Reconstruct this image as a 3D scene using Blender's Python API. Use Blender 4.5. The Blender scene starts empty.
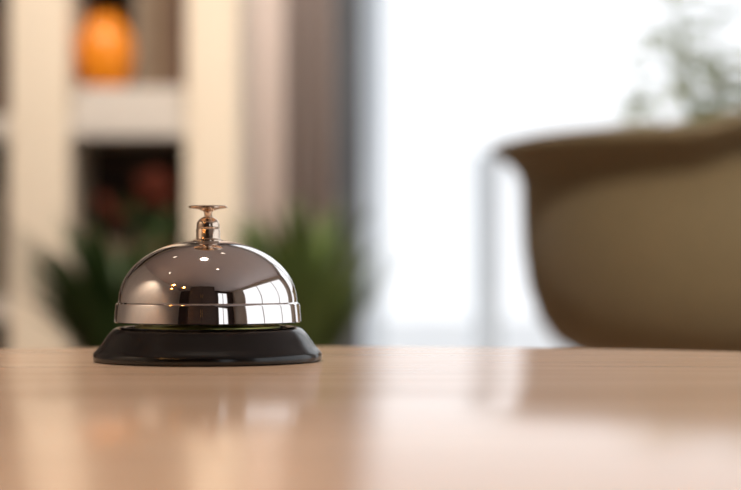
import bpy, bmesh, math, random
from mathutils import Vector, Matrix
random.seed(4)
S=bpy.context.scene
S.view_settings.view_transform='Standard'
S.view_settings.look='None'
F=1750.0; CZ=0.485
def PX(px,d): return (px-370.5)/F*d
def PZ(py,d): return CZ+(267-py)/F*d

# ---------------- materials
def mat(name,col,rough=0.6,metal=0.0,spec=0.5,noise=None,emit=None,bump=0.0,trans=0.0,sheen=0.0,nscale=(1,1,1)):
    m=bpy.data.materials.new(name); m.use_nodes=True
    nt=m.node_tree; b=nt.nodes['Principled BSDF']
    b.inputs['Base Color'].default_value=(*col,1)
    b.inputs['Roughness'].default_value=rough
    b.inputs['Metallic'].default_value=metal
    b.inputs['Specular IOR Level'].default_value=spec
    if sheen: b.inputs['Sheen Weight'].default_value=sheen
    if emit:
        b.inputs['Emission Color'].default_value=(*emit[0],1); b.inputs['Emission Strength'].default_value=emit[1]
    if noise or bump:
        tc=nt.nodes.new('ShaderNodeTexCoord'); mp=nt.nodes.new('ShaderNodeMapping')
        mp.inputs['Scale'].default_value=nscale
        n=nt.nodes.new('ShaderNodeTexNoise'); n.inputs['Scale'].default_value=noise[0] if noise else 40
        n.inputs['Detail'].default_value=6
        nt.links.new(tc.outputs['Object'],mp.inputs[0]); nt.links.new(mp.outputs[0],n.inputs['Vector'])
        if noise:
            r=nt.nodes.new('ShaderNodeValToRGB')
            r.color_ramp.elements[0].position=0.3; r.color_ramp.elements[1].position=0.7
            k=noise[1]
            r.color_ramp.elements[0].color=(*[c*(1-k) for c in col],1)
            r.color_ramp.elements[1].color=(*[min(1,c*(1+k)) for c in col],1)
            nt.links.new(n.outputs['Fac'],r.inputs[0]); nt.links.new(r.outputs[0],b.inputs['Base Color'])
        if bump:
            bp=nt.nodes.new('ShaderNodeBump'); bp.inputs['Strength'].default_value=bump; bp.inputs['Distance'].default_value=0.002
            nt.links.new(n.outputs['Fac'],bp.inputs['Height']); nt.links.new(bp.outputs[0],b.inputs['Normal'])
    if trans:
        out=nt.nodes['Material Output']; t=nt.nodes.new('ShaderNodeBsdfTranslucent'); t.inputs[0].default_value=(*col,1)
        mx=nt.nodes.new('ShaderNodeMixShader'); mx.inputs[0].default_value=trans
        nt.links.new(b.outputs[0],mx.inputs[1]); nt.links.new(t.outputs[0],mx.inputs[2]); nt.links.new(mx.outputs[0],out.inputs[0])
    return m
M={}
M['chrome']=mat('chrome',(0.88,0.84,0.82),0.03,1.0)
M['nickel']=mat('nickel_stem',(0.76,0.62,0.50),0.12,1.0)
M['brass']=mat('brass_inner',(0.60,0.62,0.20),0.3,1.0)
M['blk']=mat('black_enamel',(0.005,0.004,0.0035),0.2,0,0.5)
M['wall']=mat('wall_paint',(0.66,0.56,0.47),0.9,noise=(3,0.04))
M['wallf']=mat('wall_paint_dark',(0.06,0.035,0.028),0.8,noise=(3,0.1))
M['ceil']=mat('ceiling_paint',(0.68,0.60,0.58),0.9,noise=(2,0.02))
M['floor']=mat('floor_wood',(0.34,0.22,0.14),0.45,noise=(3,0.25),nscale=(8,1,1))
M['cream']=mat('cream_lacquer',(0.80,0.70,0.57),0.55,noise=(2,0.04))
M['white']=mat('white_lacquer',(0.60,0.56,0.52),0.5,noise=(5,0.03))
M['dark']=mat('dark_walnut',(0.05,0.028,0.02),0.6,noise=(4,0.3),nscale=(1,1,8))
M['frame']=mat('frame_anthracite',(0.12,0.135,0.16),0.5,noise=(8,0.1))
M['taupe']=mat('curtain_shaded_taupe',(0.33,0.275,0.26),0.9,noise=(60,0.06))  # shaded part of the beige drape, shade put into the colour
M['pink']=mat('curtain_lit_pinkbeige',(0.94,0.82,0.77),0.9,noise=(60,0.03))  # lit part of the same drape, brightness put into the colour
M['olive']=mat('olive_upholstery',(0.205,0.160,0.085),0.6,noise=(90,0.12),bump=0.3,sheen=0.15)
M['legw']=mat('leg_wood',(0.2,0.12,0.06),0.5,noise=(10,0.2))
M['leaf']=mat('leaf_green',(0.045,0.09,0.025),0.5,noise=(12,0.4),trans=0.3)
M['leaf2']=mat('leaf_green_light',(0.13,0.19,0.055),0.5,noise=(12,0.4),trans=0.3)
M['leafp']=mat('leaf_bloom_pale',(0.60,0.66,0.48),0.5,noise=(12,0.2),trans=0.5)  # pale base colour imitates window bloom on backlit leaves
M['terra']=mat('terracotta',(0.30,0.13,0.08),0.7,noise=(14,0.15))
M['stone']=mat('stone_pot',(0.5,0.48,0.45),0.7,noise=(20,0.1))
M['paving']=mat('paving',(0.66,0.66,0.66),0.8,noise=(4,0.06))
M['orange']=mat('orange_glaze',(0.80,0.25,0.008),0.35,noise=(6,0.12))
M['red']=mat('red_petal',(0.30,0.09,0.055),0.6,noise=(10,0.3))
M['soil']=mat('soil',(0.04,0.025,0.015),0.95,noise=(50,0.4))
M['lamp']=mat('lamp_bulb',(1,0.8,0.5),0.5,emit=((1,0.62,0.28),40))
M['panel']=mat('fill_spot_lens',(1,0.95,0.9),0.5,emit=((1,0.87,0.73),3))  # glowing lens of the added fill spots
M['gold']=mat('lamp_gold',(0.8,0.5,0.2),0.25,1.0)
M['sofa']=mat('dark_stain',(0.03,0.022,0.02),0.8,noise=(60,0.2))
M['grey']=mat('grey_render',(0.80,0.82,0.83),0.8,noise=(3,0.03))
M['bluew']=mat('pale_blue_render',(0.70,0.77,0.84),0.8,noise=(3,0.03))
bk=[mat('book_cloth',c,0.7,noise=(20,0.1)) for c in [(0.05,0.035,0.03),(0.12,0.06,0.04),(0.09,0.08,0.075),(0.16,0.11,0.07),(0.25,0.2,0.15)]]

def woodmat():
    m=bpy.data.materials.new('oak_varnish'); m.use_nodes=True; nt=m.node_tree; b=nt.nodes['Principled BSDF']
    tc=nt.nodes.new('ShaderNodeTexCoord'); mp=nt.nodes.new('ShaderNodeMapping'); mp.inputs['Scale'].default_value=(3,30,1)
    n=nt.nodes.new('ShaderNodeTexNoise'); n.inputs['Scale'].default_value=1.6; n.inputs['Detail'].default_value=8; n.inputs['Distortion'].default_value=0.6
    r=nt.nodes.new('ShaderNodeValToRGB'); r.color_ramp.elements[0].position=0.25; r.color_ramp.elements[1].position=0.75
    r.color_ramp.elements[0].color=(0.66,0.43,0.28,1); r.color_ramp.elements[1].color=(0.84,0.59,0.42,1)
    nt.links.new(tc.outputs['Object'],mp.inputs[0]); nt.links.new(mp.outputs[0],n.inputs['Vector']); nt.links.new(n.outputs['Fac'],r.inputs[0]); nt.links.new(r.outputs[0],b.inputs['Base Color'])
    b.inputs['Roughness'].default_value=0.16; b.inputs['Specular IOR Level'].default_value=0.6
    return m
M['oak']=woodmat()

# ---------------- helpers
def obj(name,me,parent=None,mats=(),smooth=False,loc=(0,0,0)):
    o=bpy.data.objects.new(name,me); S.collection.objects.link(o); o.location=loc
    for mm in mats: me.materials.append(mm)
    if smooth:
        for p in me.polygons: p.use_smooth=True
    if parent: o.parent=parent
    return o
def empty(name,loc=(0,0,0)):
    e=bpy.data.objects.new(name,None); S.collection.objects.link(e); e.location=loc; e.empty_display_size=0.05; return e
def boxes(name,lst,m,parent=None,bev=0.0,loc=(0,0,0)):
    bm=bmesh.new(); 
    for i,bx in enumerate(lst):
        x0,x1,y0,y1,z0,z1=bx[:6]
        r=bmesh.ops.create_cube(bm,size=1)
        for v in r['verts']:
            v.co=Vector((x0+(v.co.x+.5)*(x1-x0),y0+(v.co.y+.5)*(y1-y0),z0+(v.co.z+.5)*(z1-z0)))
        if len(bx)>6:
            for f in set(f for v in r['verts'] for f in v.link_faces): f.material_index=bx[6]
    me=bpy.data.meshes.new(name); bm.to_mesh(me); bm.free()
    o=obj(name,me,parent,m if isinstance(m,(list,tuple)) else [m],loc=loc)
    if bev:
        b=o.modifiers.new('b','BEVEL'); b.width=bev; b.segments=3
    return o
def lathe(name,prof,m,parent=None,segs=96,loc=(0,0,0),smooth=True,angle=40):
    bm=bmesh.new(); rings=[]
    for r,z in prof:
        if r<1e-6: rings.append([bm.verts.new((0,0,z))])
        else: rings.append([bm.verts.new((r*math.cos(2*math.pi*i/segs),r*math.sin(2*math.pi*i/segs),z)) for i in range(segs)])
    for a,b in zip(rings,rings[1:]):
        for i in range(segs):
            j=(i+1)%segs
            if len(a)==1 and len(b)==1: continue
            if len(a)==1: bm.faces.new((a[0],b[i],b[j]))
            elif len(b)==1: bm.faces.new((a[i],b[0],a[j]))
            else: bm.faces.new((a[i],b[i],b[j],a[j]))
    bmesh.ops.recalc_face_normals(bm,faces=bm.faces)
    for e in bm.edges:
        if len(e.link_faces)==2 and e.calc_face_angle(0)>math.radians(angle): e.smooth=False
    me=bpy.data.meshes.new(name); bm.to_mesh(me); bm.free()
    return obj(name,me,parent,[m],smooth,loc)

# ---------------- room
X0,X1,Y0,Y1,H=-2.4,2.9,-3.2,4.3,2.7
boxes('floor',[(X0,X1,Y0,Y1,-0.1,0)],M['floor'])
boxes('ceiling',[(X0,X1,Y0,Y1,H,H+0.1)],M['ceil'])
boxes('wall_left',[(X0-0.1,X0,Y0,Y1,0,H)],M['wall'])
WX0,WX1=PX(362,Y1),2.6
boxes('wall_back',[(X0,WX0-0.08,Y1,Y1+0.12,0,H),(WX1,X1,Y1,Y1+0.12,0,H),(WX0-0.08,WX1,Y1,Y1+0.12,2.5,H),(WX0-0.08,WX1,Y1,Y1+0.12,0,0.08)],M['wall'])
boxes('wall_right',[(X1,X1+0.12,Y0,-1.6,0,H),(X1,X1+0.12,3.4,Y1,0,H),(X1,X1+0.12,-1.6,3.4,2.45,H),(X1,X1+0.12,-1.6,3.4,0,0.3)],M['wall'])
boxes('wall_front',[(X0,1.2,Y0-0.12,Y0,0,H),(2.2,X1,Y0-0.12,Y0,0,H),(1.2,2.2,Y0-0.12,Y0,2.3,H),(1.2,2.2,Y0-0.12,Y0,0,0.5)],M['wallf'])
boxes('baseboard_left',[(X0,X0+0.015,Y0,Y1,0,0.09)],M['white'])
def winY(name,x0,x1,z0,z1,y,w,nm,m):
    L=[(x0,x0+w,y,y+0.08,z0,z1),(x1-w,x1,y,y+0.08,z0,z1),(x0+w,x1-w,y,y+0.08,z0,z0+w),(x0+w,x1-w,y,y+0.08,z1-w,z1)]
    for xm in nm: L.append((xm-w/2,xm+w/2,y,y+0.08,z0+w,z1-w))
    return boxes(name,L,m)
winY('window_1',WX0-0.08,WX1,0.08,2.5,Y1+0.02,0.08,[1.35],M['frame'])
winY('window_2',1.2,2.2,0.5,2.3,Y0-0.1,0.05,[1.7],M['white'])
boxes('window_3',[(X1+0.02,X1+0.1,-1.6,-1.54,0.3,2.45),(X1+0.02,X1+0.1,3.34,3.4,0.3,2.45),(X1+0.02,X1+0.1,0.0,0.06,0.36,2.39),(X1+0.02,X1+0.1,1.7,1.76,0.36,2.39),(X1+0.02,X1+0.1,-1.54,3.34,0.3,0.36),(X1+0.02,X1+0.1,-1.54,3.34,2.39,2.45)],M['white'])

# ---------------- table (round)
R=0.36; TC=(-0.03,0.422,0)
tb=empty('round_coffee_table',TC)
lathe('table_top',[(0,0.422),(R-0.012,0.422),(R-0.003,0.426),(R,0.432),(R,0.442),(R-0.003,0.448),(R-0.008,0.45),(0,0.45)],M['oak'],tb,segs=192)
lathe('pedestal',[(0,0),(0.2,0),(0.2,0.01),(0.18,0.016),(0.035,0.03),(0.028,0.05),(0.028,0.405),(0.08,0.41),(0.08,0.4215),(0,0.4215)],M['frame'],tb,segs=64)

# ---------------- bell
BD=0.655; bell=empty('call_bell',(PX(208,BD),BD,0.45)); k=0.001
def mm(p): return [(a*k,b*k) for a,b in p]
lathe('base',mm([(0,0.05),(41.6,0.05),(42.2,0.2),(42.5,0.8),(42.5,2.6),(42.0,3.5),(41.2,4.3),(40.0,5.6),(38.4,8.0),(36.8,10.2),(35.2,11.8),(33.6,12.6),(31.5,12.7),(30.0,12.0),(29,10.5),(27,9.8),(0,9.8)]),M['blk'],bell,segs=160)
dome=[(33.4,14.4),(34.4,14.4),(34.75,14.7),(34.72,15.3),(34.3,20.9),(34.1,21.4),(33.6,21.65),(33.3,21.9)]
for i in range(1,41):
    a=i/40*math.radians(88); dome.append((33.3*math.cos(a)**0.92,21.9+23.2*math.sin(a)))
dome+= [(0,45.15)]
inner=[(0,43.6)]
for i in range(40,-1,-2):
    a=i/40*math.radians(88); inner.append((32.5*math.cos(a)**0.92,21.7+21.8*math.sin(a)))
inner+=[(33.4,14.4)]
lathe('dome',mm(dome+inner),M['chrome'],bell,segs=192,angle=30)
lathe('spindle',mm([(0,9.8),(5.5,9.8),(5.5,11),(3,12),(3,43),(0,43)]),M['nickel'],bell,segs=48)
boxes('striker_bracket',[(-0.020,0.014,-0.006,0.006,0.0125,0.0138),(0.010,0.0135,-0.004,0.004,0.0138,0.020)],M['brass'],bell)
lathe('mechanism_plate',mm([(0,11.2),(27,11.2),(27,12.9),(25,13.6),(0,13.9)]),M['brass'],bell)
lathe('ferrule',mm([(0,44.4),(5.6,44.4),(5.6,45.1),(4.7,45.4),(4.45,45.9),(4.5,49.0),(4.2,49.4),(4.3,50.0),(4.2,51.4),(3.6,52.6),(2.4,53.4),(1.9,53.7),(0,53.7)]),M['nickel'],bell,segs=64)
lathe('plunger',mm([(0,53),(1.5,53),(1.4,55.2),(1.9,55.9),(3.2,56.5),(5.5,56.9),(7.0,57.1),(7.25,57.5),(7.0,57.9),(6.2,57.9),(3.5,57.6),(0,57.5)]),M['nickel'],bell,segs=64)

# ---------------- tub armchair
CD=2.5; CX=PX(754,CD)
ch=empty('tub_armchair',(CX,CD,0)); 
back=math.radians(-45)
def sst(x): x=max(0,min(1,x)); return x*x*(3-2*x)
def shell():
    bm=bmesh.new(); N=140; half=math.radians(138)
    outer=[(0.10,0.352),(0.20,0.353),(0.25,0.359),(0.283,0.377),(0.307,0.410),(0.323,0.455),(0.331,0.51),(0.333,0.56),(0.334,0.60),(0.340,0.617),(0.353,0.629),(0.371,0.641),(0.377,0.649),(0.372,0.656),(0.340,0.664),(0.315,0.658),(0.299,0.635),(0.285,0.58),(0.275,0.50),(0.264,0.43),(0.24,0.40),(0.10,0.395)]
    rings=[]
    for i in range(N+1):
        u=-1+2*i/N; a=back+u*half
        lift=0.020*sst((math.radians(70)-abs(u*half))/math.radians(16))
        ring=[]
        for r,z in outer:
            t=max(0,(z-0.40)/0.262)
            ring.append(bm.verts.new((r*math.cos(a),r*math.sin(a),z+(lift+0.004)*t)))
        rings.append(ring)
    n=len(outer)
    for a,b in zip(rings,rings[1:]):
        for i in range(n):
            j=(i+1)%n; bm.faces.new((a[i],a[j],b[j],b[i]))
    bm.faces.new(rings[0]); bm.faces.new(rings[-1][::-1])
    bmesh.ops.recalc_face_normals(bm,faces=bm.faces)
    me=bpy.data.meshes.new('shell'); bm.to_mesh(me); bm.free()
    return obj('shell',me,ch,[M['olive']],True)
shell()
lathe('seat_base',[(0,0.350),(0.24,0.352),(0.255,0.365),(0.262,0.40),(0,0.405)],M['olive'],ch)
lathe('seat_cushion',[(0,0.405),(0.24,0.405),(0.262,0.425),(0.265,0.455),(0.245,0.485),(0.18,0.497),(0,0.50)],M['olive'],ch)
for i in range(4):
    a=back+math.radians(45+90*i); 
    l=lathe('leg_%d'%(i+1),[(0,0),(0.011,0),(0.019,0.352),(0,0.352)],M['legw'],ch,segs=24,loc=(0.19*math.cos(a),0.19*math.sin(a),0))

# ---------------- plants
def leaves(name,n,length,width,spread,m,parent,z,seed,droop=0.8,up=1.0,minl=0.6):
    rnd=random.Random(seed); bm=bmesh.new()
    for i in range(n):
        az=rnd.uniform(0,2*math.pi); L=length*rnd.uniform(minl,1.1); W=width*rnd.uniform(0.7,1.2)
        el=math.radians(rnd.uniform(90-spread,88)); p=Vector((math.cos(az)*0.02*rnd.random(),math.sin(az)*0.02*rnd.random(),z)); segs=9; prev=None
        side=Vector((-math.sin(az),math.cos(az),0))
        for s in range(segs+1):
            t=s/segs; w=W*math.sin(math.pi*min(1,0.08+t*0.92))**0.8
            c=bm.verts.new(p+Vector((0,0,-w*0.15))); a=bm.verts.new(p+side*w/2); b=bm.verts.new(p-side*w/2)
            if prev:
                bm.faces.new((prev[0],a,c,prev[1])); bm.faces.new((prev[1],c,b,prev[2]))
            prev=(a,c,b)
            e=el-droop*t*t*1.6
            p=p+Vector((math.cos(az)*math.cos(e),math.sin(az)*math.cos(e),math.sin(e)*up))*L/segs
    me=bpy.data.meshes.new(name); bm.to_mesh(me); bm.free()
    return obj(name,me,parent,[m],True)
def leafy(name,n,height,z0,rad,lw,m,parent,seed):
    rnd=random.Random(seed); bm=bmesh.new()
    for i in range(n):
        az=rnd.uniform(0,2*math.pi); lean=rnd.uniform(0,rad); hh=height*rnd.uniform(0.55,1)
        prev=None
        for s in range(9):
            t=s/8; c=Vector((math.cos(az)*lean*t*t,math.sin(az)*lean*t*t,z0+hh*t))
            w=0.005
            q=[bm.verts.new(c+Vector((math.cos(k2*2.094)*w,math.sin(k2*2.094)*w,0))) for k2 in range(3)]
            if prev:
                for k2 in range(3): bm.faces.new((prev[k2],prev[(k2+1)%3],q[(k2+1)%3],q[k2]))
            prev=q
            if s>=3:
                for kk in range(2):
                    la=rnd.uniform(0,2*math.pi); el=rnd.uniform(-0.4,0.7); L=lw*rnd.uniform(0.7,1.1)
                    D=Vector((math.cos(la)*math.cos(el),math.sin(la)*math.cos(el),math.sin(el))); sd=Vector((-math.sin(la),math.cos(la),0))
                    pts=[(0,0),(0.25,0.22),(0.55,0.28),(0.85,0.14),(1,0)]
                    left=[];right=[];mid=[]
                    for tt,ww in pts:
                        cc=c+D*L*tt-Vector((0,0,L*0.25*tt*tt))
                        mid.append(bm.verts.new(cc)); left.append(bm.verts.new(cc+sd*L*ww+Vector((0,0,ww*L*0.2)))); right.append(bm.verts.new(cc-sd*L*ww+Vector((0,0,ww*L*0.2))))
                    for j in range(4):
                        bm.faces.new((mid[j],mid[j+1],left[j+1],left[j])); bm.faces.new((mid[j],right[j],right[j+1],mid[j+1]))
    me=bpy.data.meshes.new(name); bm.to_mesh(me); bm.free()
    return obj(name,me,parent,[m],True)
def pot(name,r,h,m,parent):
    lathe(name,[(0,0),(r*0.72,0),(r*0.75,0.01),(r*0.97,h*0.86),(r*1.06,h*0.87),(r*1.06,h),(r*0.96,h),(r*0.93,h*0.93),(0,h*0.93)],m,parent,segs=64)
    lathe('soil',[(0,h*0.931),(r*0.92,h*0.931),(0,h*0.96)],M['soil'],parent,segs=48)
p1=empty('potted_fern',(PX(122,3.1),3.1,0)); pot('pot',0.13,0.27,M['terra'],p1); leaves('fronds',130,0.35,0.032,36,M['leaf'],p1,0.25,1,droop=0.5)
p2=empty('potted_fern.001',(PX(303,3.1),3.1,0)); pot('pot',0.10,0.27,M['terra'],p2); leaves('fronds',110,0.37,0.026,30,M['leaf2'],p2,0.25,2,droop=0.45)
d=3.5
p3=empty('potted_ficus',(PX(717,d),d,0)); pot('pot',0.15,0.36,M['stone'],p3); leafy('foliage',15,0.74,0.33,0.22,0.12,M['leafp'],p3,5)

# ---------------- bookcase
d=3.5; D2=0.32
def bx(px): return PX(px,d)
zt=2.3
bc=empty('bookcase',(0,0,0))
xa,xb,xc,xd=bx(8),bx(68),bx(185),bx(238)
xl=X0+0.05
boxes('pilasters',[(xa,xb,d,d+D2,0,zt),(xc,xd,d,d+D2,0,zt),(xl,xl+0.1,d,d+D2,0,zt),(xl,xd,d,d+D2,zt,zt+0.08)],M['cream'],bc,bev=0.004)
boxes('back_panel',[(xl+0.1,xa,d+D2-0.02,d+D2,0,zt),(xb,xc,d+D2-0.02,d+D2,0,zt)],M['dark'],bc)
zs=[0.08,0.38,PZ(135,d)-0.0,PZ(135,d)+0.42,PZ(135,d)+0.84,]
boxes('shelves',[(x0,x1,d+0.015,d+D2-0.02,z,z+0.04) for z in zs for x0,x1 in((xl+0.1,xa),(xb,xc))],M['white'],bc)
def books(name,x0,x1,z,y,seed,hmax=0.24):
    rnd=random.Random(seed); L=[]; x=x0
    while x<x1-0.03:
        w=rnd.uniform(0.018,0.04); L.append((x,x+w-0.001,y,y+rnd.uniform(0.15,0.19),z,z+hmax*rnd.uniform(0.75,1),rnd.randrange(5))); x+=w
    return boxes(name,L,bk,bc)
sh=PZ(135,d)+0.04
books('book_row_1',xb+0.12,xc-0.005,sh+0.061,d+0.09,3)
books('book_row_2',xl+0.11,xa-0.01,sh+0.001,d+0.08,7,0.28)
books('book_row_3',xl+0.11,xa-0.01,0.421,d+0.08,9,0.26)
books('book_row_4',xb+0.01,xc-0.01,0.421,d+0.13,11,0.15)
boxes('storage_box',[(xb+0.005,xc-0.005,d+0.03,d+0.29,sh+0.0005,sh+0.06)],M['white'],bc,bev=0.004)
lathe('orange_vase',[(0,0),(0.038,0),(0.052,0.02),(0.059,0.06),(0.056,0.095),(0.046,0.12),(0.032,0.138),(0.034,0.15),(0.028,0.15),(0.026,0.138),(0,0.12)],M['orange'],loc=(bx(99),d+0.075,sh+0.0615),segs=64)
fv=empty('flower_vase',(PX(153,3.55),3.56,0.421)); fv.parent=bc
lathe('vase',[(0,0),(0.03,0),(0.036,0.03),(0.03,0.09),(0.02,0.12),(0.016,0.12),(0,0.1)],M['terra'],fv)
bm=bmesh.new(); rnd=random.Random(3)
def blossom(c,s0):
    for j in range(16):
        az=j*2.4; el=0.05+j*0.09
        dirv=Vector((math.cos(az)*math.cos(el),math.sin(az)*math.cos(el),math.sin(el)))
        s=Vector((-math.sin(az),math.cos(az),0))*0.45*s0
        v=[bm.verts.new(c),bm.verts.new(c+dirv*0.6*s0+s),bm.verts.new(c+dirv*s0),bm.verts.new(c+dirv*0.6*s0-s)]
        bm.faces.new(v)
for c,s0 in [((0.008,-0.05,0.20),0.034),((0.026,-0.04,0.215),0.030),((-0.012,-0.05,0.222),0.030),((0.01,-0.03,0.235),0.028),((-0.10,-0.04,0.185),0.026),((-0.075,-0.02,0.16),0.026),((0.026,-0.05,0.18),0.028),((-0.012,-0.05,0.19),0.028)]:
    blossom(Vector(c),s0)
me=bpy.data.meshes.new('blossoms'); bm.to_mesh(me); bm.free(); obj('blossoms',me,fv,[M['red']])
leaves('stems',34,0.14,0.008,45,M['leaf'],fv,0.10,8,droop=0.3)

# ---------------- curtains
def curtain(name,x0,x1,y,z0,z1,amp,folds,m):
    bm=bmesh.new(); n=folds*14; top=[];bot=[]
    for i in range(n+1):
        t=i/n; yy=y+amp*math.sin(t*folds*2*math.pi); x=x0+(x1-x0)*t
        bot.append(bm.verts.new((x,yy+amp*0.3*math.sin(t*9),z0))); top.append(bm.verts.new((x,yy,z1)))
    for i in range(n): bm.faces.new((bot[i],bot[i+1],top[i+1],top[i]))
    me=bpy.data.meshes.new(name); bm.to_mesh(me); bm.free(); o=obj(name,me,None,[m],True)
    s=o.modifiers.new('s','SOLIDIFY'); s.thickness=0.003
    return o
cy=3.87
curtain('curtain',PX(238,cy),PX(284,cy),cy,0.02,2.55,0.003,2,M['pink'])
curtain('curtain.001',PX(285,cy),PX(334,cy),cy,0.02,2.55,0.008,3,M['taupe'])
boxes('curtain_rail',[(-0.26,2.7,cy-0.012,cy+0.012,2.56,2.585),(-0.25,-0.23,cy-0.01,cy+0.01,2.585,2.7),(2.6,2.62,cy-0.01,cy+0.01,2.585,2.7)],M['frame'])

# ---------------- outside
boxes('garden_wall_pier',[(PX(477,6.5),PX(502,6.5),6.5,6.8,-0.1,PZ(150,6.5))],M['grey'],bev=0.01)
boxes('neighbour_wall',[(-1.2,PX(384,6),6,6.3,-0.1,3.5)],M['bluew'],bev=0.01)
boxes('ground',[(-12,14,Y1+0.3,20,-0.15,-0.1)],M['paving'])

# ---------------- room behind the camera
wd=empty('added_dark_wardrobe',(0,-1.3,0))  # unseen wardrobe added to give the dome its dark central reflection
boxes('carcass',[(-0.75,0.45,-0.6,-0.02,0.08,2.1),(-0.70,0.40,-0.55,-0.07,0,0.08)],M['sofa'],wd,bev=0.006)
boxes('doors',[(-0.74,-0.16,-0.02,0,0.1,2.08),(-0.14,0.44,-0.02,0,0.1,2.08)],M['dark'],wd,bev=0.004)
boxes('handles',[(-0.19,-0.18,0,0.03,0.9,1.2),(-0.12,-0.11,0,0.03,0.9,1.2)],M['gold'],wd)
def pend(x,y,i):
    e=empty('pendant_lamp' if i==0 else 'pendant_lamp.%03d'%i,(x,y,0))
    lathe('cord',[(0,1.95),(0.004,1.95),(0.004,2.699),(0,2.699)],M['frame'],e,segs=12)
    lathe('shade',[(0.02,1.97),(0.05,1.95),(0.12,1.84),(0.14,1.76),(0.136,1.76),(0.116,1.84),(0.047,1.945),(0.02,1.96)],M['gold'],e,segs=64)
    lathe('bulb',[(0,1.80),(0.03,1.815),(0.04,1.85),(0.025,1.89),(0,1.95)],M['lamp'],e,segs=32)
pend(-1.3,-0.5,0); pend(-1.0,-1.0,1); pend(-1.7,-0.9,2)
def fill_spot(x,y,tgt,power,i,ang=70,rad=0.05,col=(1,0.88,0.75)):  # unseen fixtures added to brighten bookcase, curtains, table, chair and left wall
    e=empty('added_fill_spotlight' if i==0 else 'added_fill_spotlight.%03d'%i,(x,y,0))
    lathe('can',[(0,2.699),(0.06,2.699),(0.06,2.60),(0.052,2.60),(0.045,2.64),(0,2.65)],M['white'],e,segs=48)
    lathe('lens',[(0,2.642),(0.044,2.638),(0,2.636)],M['panel'],e,segs=32)
    l=bpy.data.lights.new('fill_spot','SPOT'); l.energy=power; l.spot_size=math.radians(ang); l.spot_blend=0.9; l.shadow_soft_size=rad; l.color=col
    o=bpy.data.objects.new('fill_spot_lamp',l); S.collection.objects.link(o); o.parent=e; o.location=(0,0,2.56)
    dv=Vector(tgt)-Vector((x,y,2.56)); o.rotation_euler=dv.to_track_quat('-Z','Y').to_euler()
fill_spot(-1.0,1.9,(-0.85,3.6,0.8),125,0)
fill_spot(0.15,2.0,(-0.22,3.85,0.8),200,1,50)
fill_spot(-0.2,1.15,(0.0,0.5,0.45),140,2,60,0.08)
fill_spot(0.3,0.3,(0.5,2.3,0.5),300,3,50,0.08)
fill_spot(-1.5,0.4,(-2.4,0.2,1.0),140,4,100,0.08)

# ---------------- light
w=bpy.data.worlds.new('w'); S.world=w; w.use_nodes=True
bg=w.node_tree.nodes['Background']; bg.inputs[0].default_value=(0.94,0.965,1.0,1); bg.inputs[1].default_value=1.3
def portal(loc,rot,sx,sy):
    l=bpy.data.lights.new('portal','AREA'); l.shape='RECTANGLE'; l.size=sx; l.size_y=sy; l.cycles.is_portal=True
    o=bpy.data.objects.new('window_portal',l); S.collection.objects.link(o); o.location=loc; o.rotation_euler=rot
portal(((WX0+WX1)/2,Y1+0.15,1.3),(math.radians(-90),0,0),WX1-WX0,2.4)
portal((X1+0.15,0.9,1.37),(0,math.radians(90),0),2.2,5.0)
portal((1.7,Y0-0.15,1.4),(math.radians(90),0,0),1.0,1.8)

# ---------------- camera
c=bpy.data.cameras.new('cam'); co=bpy.data.objects.new('camera',c); S.collection.objects.link(co); S.camera=co
c.lens=85; c.sensor_width=36; c.clip_start=0.01
co.location=(0,0,CZ); co.rotation_euler=(math.radians(90)+math.atan(22/F),0,0)
c.dof.use_dof=True; c.dof.focus_distance=0.63; c.dof.aperture_fstop=6.8
